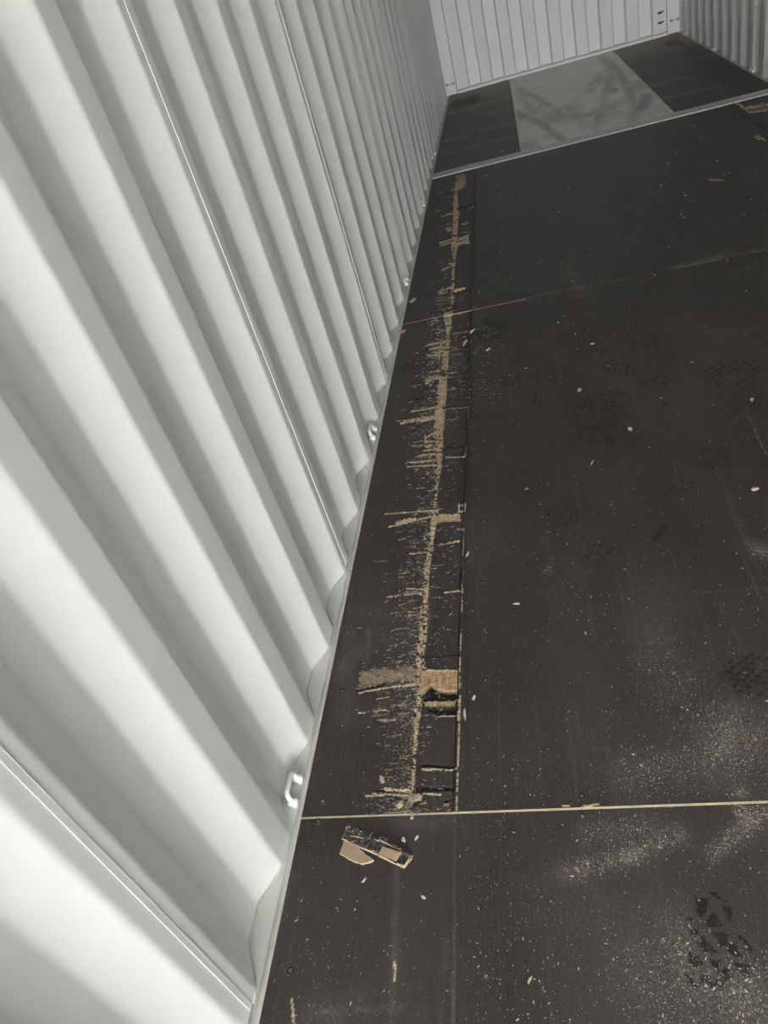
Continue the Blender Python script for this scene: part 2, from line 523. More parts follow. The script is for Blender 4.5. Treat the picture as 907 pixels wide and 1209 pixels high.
# torn slots and lines (dark cuts, pale splinters)
for a, b, w, d in [((499,931),(539,931),2.2,-.010),((497,776),(541,772),.8,-.003),((524,641),(544,639),1.2,-.004),((500,903),(539,906),2.2,-.006),
    ((424,815),(456,806),2.2,-.006),((459,806),(490,803),1.8,-.006),((484,935),(440,933),.9,-.003),((535,345),(552,342),1.8,-.006),
    ((524,481),(553,479),1.6,-.004),((525,528),(550,526),1.4,-.003),((524,414),(572,405),1.6,-.003),((541,246),(556,243),1.8,-.005),((541,284),(549,280),1.4,-.004),((523,367),(537,364),2.0,-.005),
    ((545,690),(545,698),2,-.006),((492,470),(517,466),1.5,-.003),((546,620),(544,690),1.0,-.004)]:
    stroke(TORN, a, b, w, 1, d)
for a, b, w in [((499,908),(540,908),1.3),((424,818),(458,812),1.0),((458,812),(490,808),1.2),((424,842),(455,838),.9),((514,845),(540,845),.8),
    ((545,705),(545,722),.6),((544,735),(544,768),.6),((544,776),(543,812),.7),((543,822),(542,850),1.1),((542,855),(541,905),.55),((541,912),(540,935),.8),((540,940),(540,958),.6),((525,699),(545,697),1.2),((545,690),(546,700),.8),((520,642),(542,638),.9),
    ((440,937),(488,940),1.3),((432,940),(465,939),.8),((486,939),(486,966),1.6),((455,932),(484,934),1.6),((500,937),(520,938),1),
    ((455,677-70),(509,603),.8),((460,622),(509,610),1.0),((470,617),(490,613),2.2),((484,654),(506,652),.8),((458,705),(505,699),.9),((480,695),(503,696),.8),
    ((541,597),(549,596),.8),((541,604),(549,603),.8),((542,594),(542,608),.7),((549,595),(549,604),.7),((548,625),(546,632),.7),((540,624),(548,624),.8),((547,635),(545,668),.6),
    ((473,500),(514,493),1.0),((477,497),(515,491),.7),((485,486),(516,481),.9),((497,498),(514,494),1.3),
    ((485,546),(518,543),.9),((480,551),(519,549),.7),((495,538),(520,535),1),((500,532),(520,530),.8),((503,517),(514,510),.8),((503,522),(514,521),.8),((502,514),(503,523),.8),
    ((526,540),(548,539),.7),((551,527),(549,538),.6),((548,539),(551,537),.7),((553,480),(552,492),.5),((525,482),(553,480),.6),
    ((506,407),(531,402),1),((508,412),(530,409),1.1),((512,416),(528,414),.8),((521,402),(519,424),1.0),((505,420),(528,418),.7),
    ((503,446),(524,444),.7),((506,450),(520,446),.7),((508,440),(519,438),.6),
    ((517,345),(534,339),.8),((519,347),(528,345),.8),((536,343),(549,340),.9),((523,340),(520,346),.8),
    ((520,287),(540,280),.9),((520,290),(534,286),.7),((541,283),(553,278),1.0),((541,287),(553,286),.9),((552,279),(553,287),1.0),
    ((522,319),(536,313),1.0),((530,312),(538,310),.9),((526,254),(540,251),.8),((527,270),(538,268),.7),((528,273),(537,271),.6),((546,265),(552,263),.9),((553,246),(559,244),.7),
    ((880,128),(907,123),1.6),((886,133),(907,129),1.2),((895,160),(902,165),1.0),((892,162),(897,164),1.2),((838,212),(853,213),.8),((868,120),(884,131),1.4),
    ((345,1180),(347,1209),.9),((466,1137),(466,1158),.9),((690,952),(700,952),1.5)]:
    stroke(RAW, a, b, w, 1.0, .0004)
# swarms of fine splinter lines leaving the chewed line to the left (photo rows, how many, reach)
def swarm(p0, p1, n, reach, right=0.0):
    for _ in range(n):
        py = rng.uniform(p0, p1)
        x0 = np.interp(py, [t[0] for t in trench_px[::-1]], [t[1] for t in trench_px[::-1]])
        if rng.random() < right:
            a = x0+rng.uniform(5, 12); L = rng.uniform(3, 18)
        else:
            a = x0-abs(rng.gauss(0, reach*.45))-rng.uniform(-2, 4); L = rng.uniform(2, reach*.45)
            L = -L
        stroke(RAW, (a, py), (a+L, py - L*.10 + rng.uniform(-1, 1)), rng.uniform(.25, .6), rng.uniform(.35, 1), .0003)
swarm(395, 430, 20, 24, .1); swarm(430, 550, 40, 30, .08); swarm(550, 640, 14, 24, .1); swarm(640, 730, 30, 40, .15)
swarm(730, 800, 12, 40, .05); swarm(815, 960, 42, 40, .12); swarm(340, 395, 14, 20, .15); swarm(215, 330, 22, 14, .12)
# paler drag lines and dust
for a, b, w, s in [((436,745),(434,780),2.5,.35),((499,775),(507,720),3,.30),((508,712),(511,690),2.5,.25),((465,1130),(469,1010),3.5,.34),((462,1209),(465,1130),3,.30),
    ((536,1209),(537,965),.9,.55),((533,1150),(534,1209),1.2,.4),((360,1190),(420,1180),12,.22),((370,1200),(400,1209),9,.35),((475,1190),(380,1195),3,.22),
    ((412,720),(408,850),12,.30),((405,790),(430,770),10,.30),((430,720),(485,735),9,.22),((440,750),(485,760),12,.24),((460,830),(430,850),8,.2),
    ((470,975),(530,968),9,.28),((455,960),(490,972),6,.3),
    ((820,700),(907,694),1.5,.20),((845,705),(880,770),2,.16),((822,702),(845,780),2,.13),((740,650),(758,790),3,.12),((850,560),(885,650),4,.16),((895,648),(907,652),9,.55),
    ((645,672),(646,673),6,.25),((640,636),(641,638),5,.15),((830,392),(895,389),1.6,.22),((755,380),(770,390),3,.12),((795,330),(815,370),5,.10),((800,520),(760,500),3,.15),((740,470),(765,480),8,.12),
    ((668,320),(690,345),8,.26),((670,290),(680,330),6,.16),((606,355),(690,336),1.0,.5),((790,318),(850,303),2.2,.45),((850,303),(907,292),1.4,.4),((752,333),(766,330),1.6,.3),
    ((880,480),(893,512),.9,.6),((893,512),(905,537),1.0,.7),
    # drifts of swept dust lower right
    ((668,1030),(745,1010),10,.55),((745,1010),(805,985),9,.55),((690,985),(770,975),14,.35),((840,1010),(880,975),8,.50),((880,975),(907,960),9,.55),
    ((740,920),(800,900),26,.32),((850,900),(907,860),26,.42),((860,840),(840,900),18,.35),((880,935),(866,938),5,.6),((873,957),(875,957),6,.75),
    ((760,1150),(850,1190),40,.30),((870,1170),(907,1180),30,.40),((800,1090),(810,1140),16,.30),((640,1060),(760,1100),45,.18),((600,900),(720,860),50,.12),((770,770),(830,850),30,.25),((785,690),(770,740),20,.2),
    ((560,380),(600,390),10,.08)]:
    stroke(DUST, a, b, w, s)
# cross lines and trodden marks of the far bays
for a, b, w, s in [((529,135),(601,114),1.5,.40),((574,135),(606,127),1.0,.38),((522,167),(606,145),1.4,.38),((517,183),(607,161),1.3,.36),((766,101),(812,91),1.2,.34),((783,116),(850,101),1.2,.34),
    ((812,72),(845,65),1.2,.28),((875,105),(890,101),1.2,.2),((800,70),(850,95),2.0,.16),((560,120),(566,165),4,.14)]:
    stroke(DUST, a, b, w, s)
for a, b, w, s in [((536,124),(562,116),3.5,.7),((557,121),(562,120),2.2,.9),((790,52),(800,50),3,.6),((800,50),(822,62),3.5,.5),((825,75),(870,90),12,.35),((838,85),(880,100),9,.4),((548,186),(561,183),1.6,.7),((555,160),(565,158),1.4,.6),
    ((604,117),(605,117),1.6,.7),((606,172),(608,171),1.4,.7),((562,139),(566,139),1.4,.6),((781,628),(772,637),1.6,.9),((785,622),(781,629),3,.6),((631,475),(632,467),1.8,.9),((783,475),(786,477),1.4,.9),((716,518),(722,521),3.5,.9),
    ((690,505),(712,505),3.0,.55),((478,435),(505,426),3,.5),((575,380),(600,386),4,.7),((590,395),(572,402),3,.6),((548,395),(575,392),3,.5),((555,404),(572,398),3,.6)]:
    stroke(MARK, a, b, w, s)
stroke(MARK, (553,960), (549,600), 2.0, .30); stroke(MARK, (549,600), (560,212), 4.2, .55); stroke(MARK, (880,118), (900,150), 4, .5)

# boot prints: centre in the photograph, half length (m), half width (m), heading, strength
prints = [(745,259,.10,.06,.2,.5),(874,232,.12,.07,.1,.5),(788,301,.12,.06,.3,.75),(881,284,.11,.06,.2,.9),(886,303,.10,.10,.2,.95),(781,325,.06,.05,.3,.7),(734,382,.09,.05,.9,.8),(680,403,.10,.035,1.0,.75),
 (759,399,.075,.07,.3,.9),(700,415,.07,.035,1.0,.8),(730,435,.08,.055,.8,.9),(644,448,.06,.04,.4,.7),(774,448,.06,.05,.2,.95),(866,440,.085,.085,.2,1.),(708,476,.065,.09,.3,.8),(884,470,.05,.065,1.1,.95),
 (705,509,.055,.08,.5,.9),(844,541,.06,.06,.3,.7),(603,450,.05,.04,.5,.6),(664,609,.05,.05,1.0,.75),(703,653,.033,.05,.3,.9),(800,573,.035,.045,.3,.65),(890,797,.055,.055,.2,.85),(597,448,.04,.05,.2,.5),(660,520,.06,.04,.2,.3)]
def lug_field(X, Y, cx, cy, hl, hw, ang, cell, seed):
    ca, sa = math.cos(ang), math.sin(ang)
    u = (X-cx)*ca + (Y-cy)*sa; v = -(X-cx)*sa + (Y-cy)*ca
    e = (u/hw)**2 + (v/hl)**2
    # zigzag lugs: alternating triangles, some missing
    iu = np.floor(u/cell); du = u/cell - iu
    iv = np.floor(v/cell + .5*(iu % 2)); dv = v/cell + .5*(iu % 2) - iv
    tri = np.where(hash2(iu, iv, seed) > .5, du*.75+.12 < dv, du*.75+.12 > 1-dv)
    body = (np.abs(du-.5) < .40) & (np.abs(dv-.5) < .40) & tri
    keep = hash2(iu, iv, seed+5) > .22
    return ((e < 1.0 + .35*(vnoise(X*60, Y*60, seed)-.5)) & body & keep).astype(float)

# the crisp boot print in the near right corner, lug by lug (photo coordinates)
near_lugs = [[(300,230),(345,205),(400,225),(405,290),(345,390),(305,330)],[(425,165),(470,160),(500,200),(565,245),(500,235),(440,205)],[(500,280),(575,290),(605,330),(600,430),(560,370)],
 [(380,410),(440,330),(480,380),(535,465),(460,470),(390,460)],[(205,395),(240,370),(285,400),(255,420)],[(225,480),(325,480),(320,510),(265,530)],[(345,520),(420,590),(490,680),(400,670),(345,650),(325,590)],
 [(410,490),(490,500),(565,530),(570,570),(520,640),(480,560)],[(550,670),(600,575),(640,620),(700,720),(640,710)],[(645,510),(720,560),(770,640),(760,670),(710,620)],[(590,740),(700,770),(760,790),(735,860),(700,870),(640,800)],
 [(370,720),(515,735),(480,845),(440,780)],[(500,870),(550,790),(610,870),(560,920)],[(240,650),(330,730),(350,790),(320,805),(220,760)],[(290,970),(350,870),(420,880),(460,950),(430,980),(395,930),(350,935),(340,985)],[(210,850),(240,870),(275,930),(255,945)],[(800,690),(830,760),(790,740)]]
for l in near_lugs:
    patch('mark', [(780+px/7.14, 1030+py/7.14) for px, py in l], 1.0, 0, 0, 1.5)

def seg_dist(X, Y, s, fx, fy):
    x0, y0, x1, y1 = s[:4]
    ax, ay = (x1-x0)/fx, (y1-y0)/fy
    px, py = (X-x0)/fx, (Y-y0)/fy
    L2 = ax*ax+ay*ay + 1e-9
    t = np.clip((px*ax+py*ay)/L2, 0, 1)
    return np.hypot(px-t*ax, py-t*ay), t

def in_poly(X, Y, pts):
    inside = np.zeros(X.shape, bool)
    n = len(pts)
    for i in range(n):
        (xa, ya), (xb, yb) = pts[i], pts[(i+1) % n]
        if ya == yb: continue
        c = ((ya > Y) != (yb > Y)) & (X < (xb-xa)*(Y-ya)/(yb-ya)+xa)
        inside ^= c
    return inside

def y_lines(y0, y1, k, fine0=-.36):
    out = [y0]
    y = y0
    while y < y1:
        r2 = (y-CAMP[1])**2 + CAMP[2]**2
        step = k*r2/(FOCAL*CAMP[2])
        if y < fine0: step = min(.25, max(fine0-y, .01))
        y += step
        out.append(min(y, y1))
    if out[-1]-out[-2] < 1e-4: out.pop(-2)
    return np.array(out)

def sheet(name, x0, x1, y0, y1, dx, ky, chewed=False, mat=None, z=0.0, far_dirt=False, plate=False):
    xs = np.linspace(x0, x1, max(3, int(round((x1-x0)/dx))+1)); ys = y_lines(y0, y1, ky)
    X, Y = np.meshgrid(xs, ys)
    raw = np.zeros_like(X); dust = np.zeros_like(X); mark = np.zeros_like(X); H = np.zeros_like(X); tone = np.zeros_like(X)
    def sub(xa, xb, ya, yb):
        i0, i1 = np.searchsorted(ys, (ya, yb)); j0, j1 = np.searchsorted(xs, (xa, xb))
        return slice(max(i0-1, 0), i1+1), slice(max(j0-1, 0), j1+1)
    if plate:
        for s in PLATE_MARK + PLATE_PALE + PLATE_DIRT:
            pass
    # broad dust variation
    n1 = fbm(X*5, Y*2.2, 3); n2 = fbm(X*22, Y*7, 9)
    dust += np.clip(n1-.48, 0, 1)*.26 + np.clip(n2-.58, 0, 1)*.18
    dust += np.clip(.22-.5*np.abs(Y+.1), 0, .16)*np.clip((X-.45)*2, 0, 1)*1.0
    if chewed:
        a = np.interp(Y, TR_Y, TR_A); b = np.interp(Y, TR_Y, TR_B)
        fx, fy = (b-a), 1
        near = np.clip((Y+1.2)/2.0, .5, 4)
        e1 = (vnoise(X*0+3, Y*170, 21)-.5)*.004*near**.6 + (vnoise(X*0+8, Y*45, 23)-.5)*.006
        e2 = (vnoise(X*0+5, Y*140, 22)-.5)*.003
        inside = (X > a-e1) & (X < b+.0005+e2)
        inside &= (Y > .098) & (Y < 4.75)
        gap = vnoise(Y*0+2, Y*24, 31) > .86
        core = inside & ~(gap & (vnoise(X*140, Y*90, 33) > .35))
        pits = (vnoise(X*230, Y*150, 38) > .70) | (vnoise(X*0+9, Y*130, 39) > .80)
        core &= ~(pits & (vnoise(X*60, Y*30, 40) > .30))
        raw[core] = 1
        H[inside & ~core] = -.004; mark[inside & ~core] = .4
        H[core] = -.0035 + .003*(vnoise(X*500, Y*120, 35)[core]-.5) + .0035*(vnoise(X*250, Y*420, 36)[core]-.5)
        tone[core] = np.clip(vnoise(X*160, Y*200, 37)[core]-.40, 0, .5)*1.2 + (.22*np.clip((Y-1.15)*4, 0, 1)*np.clip((2.35-Y)*4, 0, 1))[core]
        # the broken narrow band: sits a touch lower, every block tilts its own way
        band = (X > b+e2) & (X < .3365) & (Y > .098) & (Y < 2.48)
        cuts = np.sort(np.array([F(520, v)[1] for v in (962, 931, 905, 843, 815, 790, 774, 699, 640, 612, 527, 480, 412, 371)]))
        kidx = np.searchsorted(cuts, Y)
        hh = hash2(kidx, kidx*0, 77); h2 = hash2(kidx, kidx*0+3, 78)
        H = np.where(band, -.0009-.0016*hh + (X-.29)*.03*(h2-.5), H)
        lip = band & (X < b+e2+.0035); H = np.where(lip, H-.002, H)
    # strokes
    for s in DUST:
        x_m, y_m = .5*(s[0]+s[2]), .5*(s[1]+s[3])
        fx, fy = foot(x_m, y_m); w = s[4]
        ii, jj = sub(min(s[0], s[2])-2.4*w*fx, max(s[0], s[2])+2.4*w*fx, min(s[1], s[3])-2.4*w*fy, max(s[1], s[3])+2.4*w*fy)
        if X[ii, jj].size == 0: continue
        d, t = seg_dist(X[ii, jj], Y[ii, jj], s, fx, fy)
        dust[ii, jj] += s[5]*(.62 if (s[4] > 5 and y_m < 1.5) else 1.0 if y_m < 5 else 3.2)*np.exp(-(d/w)**2)*(.25+1.3*fbm(X[ii, jj]*45, Y[ii, jj]*30, 41))
    for s in MARK:
        x_m, y_m = .5*(s[0]+s[2]), .5*(s[1]+s[3])
        fx, fy = foot(x_m, y_m); w = s[4]
        ii, jj = sub(min(s[0], s[2])-2*w*fx, max(s[0], s[2])+2*w*fx, min(s[1], s[3])-2*w*fy, max(s[1], s[3])+2*w*fy)
        if X[ii, jj].size == 0: continue
        d, t = seg_dist(X[ii, jj], Y[ii, jj], s, fx, fy)
        mark[ii, jj] = np.maximum(mark[ii, jj], s[5]*np.clip(1.5-d/w, 0, 1)*np.clip(.55+.8*vnoise(X[ii, jj]*90, Y[ii, jj]*60, 42), 0, 1))
    for k, (px, py, hl, hw, an, st) in enumerate(prints):
        cx, cy = F(px, py)
        R = max(hl, hw)*1.3
        ii, jj = sub(cx-R, cx+R, cy-R, cy+R)
        if X[ii, jj].size == 0: continue
        lf = lug_field(X[ii, jj], Y[ii, jj], cx, cy, hl, hw, an, .017 if cy < 1.5 else .024, 100+k)
        mark[ii, jj] = np.maximum(mark[ii, jj], lf*st*.9)
    for kind, pts, st, dep, tn, rag in PATCH:
        px = [p[0] for p in pts]; py = [p[1] for p in pts]
        fx, fy = foot(sum(px)/len(px), sum(py)/len(py))
        ii, jj = sub(min(px)-4*rag*fx, max(px)+4*rag*fx, min(py)-4*rag*fy, max(py)+4*rag*fy)
        if X[ii, jj].size == 0: continue
        xx, yy = X[ii, jj], Y[ii, jj]
        q = in_poly(xx+(vnoise(xx*150, yy*150, 51)-.5)*2*rag*fx, yy+(vnoise(xx*150, yy*150, 52)-.5)*2*rag*fy, pts)
        if kind == 'raw':
            r = raw[ii, jj]; r[q] = np.maximum(r[q], st*np.clip(.55+.8*vnoise(xx*300, yy*300, 53)[q], 0, 1) if st < 1 else 1); raw[ii, jj] = r
            h = H[ii, jj]; h[q] = dep + .0012*(vnoise(xx*420, yy*60, 54)[q]-.5); H[ii, jj] = h
            t = tone[ii, jj]; t[q] = tn + .9*(vnoise(xx*330, yy*40, 55)[q]-.4); tone[ii, jj] = np.clip(t, 0, 1)
        elif kind == 'hole':
            h = H[ii, jj]; h[q] = dep; H[ii, jj] = h
            r = raw[ii, jj]; r[q] = 0; raw[ii, jj] = r
            t = mark[ii, jj]; t[q] = .8; mark[ii, jj] = t
        else:
            blur = np.where(q, st*(.6+.5*vnoise(xx*200, yy*200, 56)), 0)
            mark[ii, jj] = np.maximum(mark[ii, jj], np.clip(blur, 0, 1))
    for s in TORN:
        if not chewed: break
        x_m, y_m = .5*(s[0]+s[2]), .5*(s[1]+s[3]); fx, fy = foot(x_m, y_m); w = s[4]
        ii, jj = sub(min(s[0], s[2])-2*w*fx, max(s[0], s[2])+2*w*fx, min(s[1], s[3])-2*w*fy, max(s[1], s[3])+2*w*fy)
        if X[ii, jj].size == 0: continue
        xx, yy = X[ii, jj], Y[ii, jj]
        d, t = seg_dist(xx, yy, s, fx, fy)
        q = d < w*(.6+.6*vnoise(xx*120, yy*120, 61))
        h = H[ii, jj]; h[q] = s[6]; H[ii, jj] = h
        r = raw[ii, jj]; r[q] = 0; raw[ii, jj] = r
        r = mark[ii, jj]; r[q] = .75; mark[ii, jj] = r
    for s in RAW:
        x_m, y_m = .5*(s[0]+s[2]), .5*(s[1]+s[3]); fx, fy = foot(x_m, y_m); w = s[4]
        ii, jj = sub(min(s[0], s[2])-2*w*fx, max(s[0], s[2])+2*w*fx, min(s[1], s[3])-2*w*fy, max(s[1], s[3])+2*w*fy)
        if X[ii, jj].size == 0: continue
        xx, yy = X[ii, jj], Y[ii, jj]
        d, t = seg_dist(xx, yy, s, fx, fy)
        q = (d < w*(.45+1.0*vnoise(xx*160, yy*160, 62))) & (vnoise(xx*210, yy*210, 63) > .22)
        r = raw[ii, jj]; r[q] = np.maximum(r[q], s[5]); raw[ii, jj] = r
        h = H[ii, jj]; h[q] = h[q]+s[6]; H[ii, jj] = h
        t = tone[ii, jj]; t[q] = 0; tone[ii, jj] = t
        r = mark[ii, jj]; r[q] = 0; mark[ii, jj] = r
    if far_dirt:
        g = np.clip((Y-7.05-.9*(fbm(X*3, Y*1.5, 71)-.5))/1.0, 0, 1)
        dust += 2.2*g + .30*np.clip((Y-4.6)/2, 0, 1)
    if plate:
        raw[:] = 0; mark[:] = 0; dust[:] = np.clip((Y-7.0)/1.2, 0, 1)*.6
        for lst, arr in ((PLATE_MARK, mark), (PLATE_PALE, raw)):
            for s in lst:
                fx, fy = foot(.5*(s[0]+s[2]), .5*(s[1]+s[3])); w = s[4]
                d, t = seg_dist(X, Y, s, fx, fy)
                arr[:] = np.maximum(arr, s[5]*np.clip(1.6-d/w, 0, 1)*np.clip(.45+.9*vnoise(X*14, Y*9, 81), 0, 1))
        H[:] = 0
    nx, ny = len(xs), len(ys)
    idx = np.arange(nx*ny).reshape(ny, nx)
    quads = np.stack([idx[:-1, :-1], idx[:-1, 1:], idx[1:, 1:], idx[1:, :-1]], -1).reshape(-1, 4)
    ring = np.concatenate([idx[0, :], idx[1:, -1], idx[-1, -2::-1], idx[-2:0:-1, 0]])
    V = np.stack([X, Y, z+H], -1).reshape(-1, 3)
    low = V[ring].copy(); low[:, 2] = z-.0235
    nb = len(ring); base = nx*ny
    r2 = np.roll(np.arange(nb), -1)
    skirt = np.stack([ring, np.arange(nb)+base, r2+base, ring[r2]], -1)
    V = np.concatenate([V, low]); Q = np.concatenate([quads, skirt])
    me = bpy.data.meshes.new(name)
    me.vertices.add(len(V)); me.vertices.foreach_set('co', V.ravel())
    me.loops.add(len(Q)*4); me.loops.foreach_set('vertex_index', Q.ravel().astype(np.int32))
    me.polygons.add(len(Q)); me.polygons.foreach_set('loop_start', np.arange(0, len(Q)*4, 4, dtype=np.int32))
    me.polygons.foreach_set('use_smooth', np.concatenate([np.ones(len(quads), bool), np.zeros(nb, bool)]))
    me.update(calc_edges=True)
    at = me.color_attributes.new('wear', 'FLOAT_COLOR', 'POINT')
    c = np.zeros((len(V), 4))
    flat = [np.clip(q, 0, lim).ravel() for q, lim in ((raw, 1), (dust, 2.5), (mark, 1), (tone, 1))]
    for i, q in enumerate(flat):
        c[:nx*ny, i] = q
    if chewed: c[nx*ny:, 0] = .4
    at.data.foreach_set('color', c.ravel().astype(np.float32))
    me.materials.append(mat or M_FILM)
    return link(name, me, floor)

PLATE_MARK, PLATE_PALE, PLATE_DIRT = [], [], []
def pz(x, y): return 560+x/3.488, 40+y/3.488
for a, b, w, s in [((165,330),(215,345),3.2,.75),((215,345),(310,390),3.4,.8),((310,390),(370,440),3.6,.8),((185,225),(260,265),2,.55),((260,265),(350,320),2.2,.6),((195,250),(230,310),3,.4),((230,310),(330,350),5,.35),
   ((540,110),(580,145),4.5,.75),((575,145),(545,240),3.5,.55),((545,240),(510,370),3.5,.5),((550,150),(470,230),3,.5),((600,165),(640,230),4,.6),((640,230),(660,320),4,.5),((715,260),(650,370),4,.75),((660,215),(700,205),4,.45),
   ((450,340),(650,265),2.2,.5),((400,320),(450,360),6,.4),((290,425),(310,425),2,.8),((570,235),(582,232),1.8,.9),((430,372),(440,370),1.5,.7),((350,345),(420,350),4,.5),((270,292),(285,288),1.2,.7),((490,385),(540,355),4,.4),
   ((560,330),(640,345),5,.35),((700,330),(760,320),5,.35),((200,470),(250,460),5,.45),((190,352),(213,350),1.2,.7),((735,320),(820,330),2,.3),((720,350),(810,320),1.4,.4)]:
    stroke(PLATE_MARK, pz(*a), pz(*b), w, s)
for a, b, w, s in [((215,380),(290,440),8,.5),((330,390),(420,420),5,.45),((470,290),(560,270),6,.3),((540,380),(620,350),5,.5),((680,350),(760,320),5,.5),((600,260),(620,300),5,.4),((150,190),(190,480),1.2,.45),((580,80),(830,330),1.3,.5),((400,370),(480,380),5,.45),((200,495),(820,322),1.0,.6)]:
    stroke(PLATE_PALE, pz(*a), pz(*b), w, s)

G = .0022     # half joint gap
YJ0, YJ1, YS0, YS1 = .096, 2.480, 4.930, 5.080
XA, XB, XC = .3385, 1.183, WID-.3385
XL, XR = .0212, WID-.0212
# near sheets
sheet('plywood_sheet', XL, XB-.0007, -2.29, YJ0-G, .003, .85)
sheet('plywood_sheet', XB+.0007, XR, -2.29, YJ0-G, .05, 6)
sheet('plywood_sheet', XL, XR, Y_DOOR, -2.293, .2, 60)
# the damaged stretch
sheet('plywood_sheet', XL, XA-.0012, YJ0+G, YJ1-G*.8, .0015, .55, chewed=True)
sheet('plywood_sheet', XA+.0012, XB-.0007, YJ0+G, YJ1-G*.8, .003, .9)
sheet('plywood_sheet', XB+.0007, XC-.0012, YJ0+G, YJ1-G*.8, .0045, 1.0)
sheet('plywood_sheet', XC+.0012, XR, YJ0+G, YJ1-G*.8, .03, 4)
# beyond the second joint
sheet('plywood_sheet', XL, XA-.0012, YJ1+G*.8, YS0, .0025, .45, chewed=True)
sheet('plywood_sheet', XA+.0012, XB-.0007, YJ1+G*.8, YS0, .005, .8)
sheet('plywood_sheet', XB+.0007, XC-.0012, YJ1+G*.8, YS0, .005, .8)
sheet('plywood_sheet', XC+.0012, XR, YJ1+G*.8, YS0, .005, .7)
# bays beside the steel plate at the far end
XP0, XP1 = .664, 1.690
sheet('plywood_sheet', XL, XP0-.002, YS1, Y_FRONT-.013, .006, .5, far_dirt=True)
sheet('plywood_sheet', XP1+.002, XR, YS1, Y_FRONT-.013, .006, .5, far_dirt=True)
pl = sheet('steel_plate', XP0, XP1, YS1-.01, Y_FRONT-.045, .008, .6, mat=M_PLATE, z=.0012, plate=True)
pl['label'] = 'pale dusty steel plate with dark drag marks'
# pale edge angles beside the plate
for x in (XP0, XP1):
    MB().box((x-.006, YS1, .0), (x+.006, Y_FRONT-.05, .0035)).build('plate_edge', M_STRIP, floor)
# cross strip
MB().box((XL, YS0+.028, -.0235), (XR, YS1-.006, .0018)).build('cross_strip', M_STRIP, floor)
cs = MB().box((XL-.004, YS0+.001, -.0235), (XR+.004, YS0+.030, .0042)).build('cross_strip_lip', M_STRIP2, floor)
bv = cs.modifiers.new('bevel', 'BEVEL'); bv.width = .002; bv.segments = 2
# joint fillers
MB().box((XL, YJ0-G, -.0235), (XA, YJ0+G, -.0004)).build('joint_filler', M_JOINT, floor)
MB().box((XA, YJ0-G, -.0235), (XR, YJ0+G, .0003)).build('joint_filler', M_JOINT, floor)
MB().box((XL, YJ1-G*.8, -.0235), (XA+.25, YJ1+G*.8, .0002)).build('joint_filler', M_JOINT, floor)
MB().box((XA+.25, YJ1-G*.8, -.0235), (XR, YJ1+G*.8, -.0002)).build('joint_filler', M_JOINT2, floor)
MB().box((XB-.0007, -2.29, -.0235), (XB+.0007, YS0, -.0006)).build('joint_filler', M_BLACKF, floor)
for xx in (XA, XC):
    MB().box((xx-.0012, YJ0, -.0235), (xx+.0012, YS0, -.004)).build('joint_shadow_strip', M_SUB, floor)

# ---- screws
def screw_mesh(kind):
    m = MB(); n = 16
    def circ(r, z): return [(r*math.cos(2*math.pi*i/n), r*math.sin(2*math.pi*i/n), z) for i in range(n)]
    S_ = .82 if kind else 1.0
    circ0 = circ
    circ = lambda r, z: circ0(r*S_, z)
    rings = [(circ(.0075, .0001), 0), (circ(.0068, .0011), 0), (circ(.0060, .0012), 1), (circ(.0050, .0004), 1), (circ(.0042, .0003), 2), (circ(.0034, .0009 if kind else .0004), 2), (circ(.0014, .0009 if kind else .0004), 2)]
    base = len(m.v)
    for r, _ in rings: m.v += r
    for k in range(len(rings)-1):
        for i in range(n):
            j = (i+1) % n
            m.f.append((k*n+i, k*n+j, (k+1)*n+j, (k+1)*n+i)); m.m.append((0 if k < 1 else 1 if k < 5 else 2) if not kind else (0 if k < 2 else 1 if k < 4 else 2))
    last = (len(rings)-1)*n
    m.f.append(tuple(last+i for i in range(n))); m.m.append(1 if not kind else 2)
    return m.mesh('floor_screw', [M_BLACKF, M_HOLE_SHADE, M_SCREW], False)
SC = [screw_mesh(0), screw_mesh(1)]
seen = [(343,1146,0),(376,970,0),(381,946,0),(574,1153,1),(850,1161,1),(687,940,0),(688,964,1),(865,938,1),(873,957,1),(404,816,0),(767,791,1),(573,803,0),(570,688,0),(571,615,0),(722,596,1),
        (738,672,1),(610,713,1),(424,704,0),(439,631,0),(454,540,0),(462,497,0),(572,520,0),(890,575,1),(681,412,1),(720,457,1),(834,385,1),(784,352,1),(802,315,1),(824,362,0),(692,483,0),(841,478,1)]
for k, (px, py, kd) in enumerate(seen):
    x, y = F(px, py)
    link('floor_screw', SC[kd], floor, (x, y, 0), (0, 0, rng.uniform(0, 6)))
for y in (2.44, 2.52, 2.85, 3.15, 3.46, 3.76, 4.07, 4.37, 4.68, 4.88):
    for x in (.06, .40, .70, 1.10, 1.25, 1.60, 1.93, 2.28):
        if rng.random() < .75:
            link('floor_screw', SC[rng.random() < .6], floor, (x+rng.uniform(-.012, .012), y+rng.uniform(-.01, .01), 0))
for y in (5.25, 5.55, 5.85, 6.15, 6.45, 6.75, 7.05, 7.35, 7.65, 7.95):
    for x in (.06, .36, .63, 1.73, 2.0, 2.28):
        if rng.random() < .6:
            link('floor_screw', SC[0], floor, (x+rng.uniform(-.012, .012), y+rng.uniform(-.01, .01), .0002))

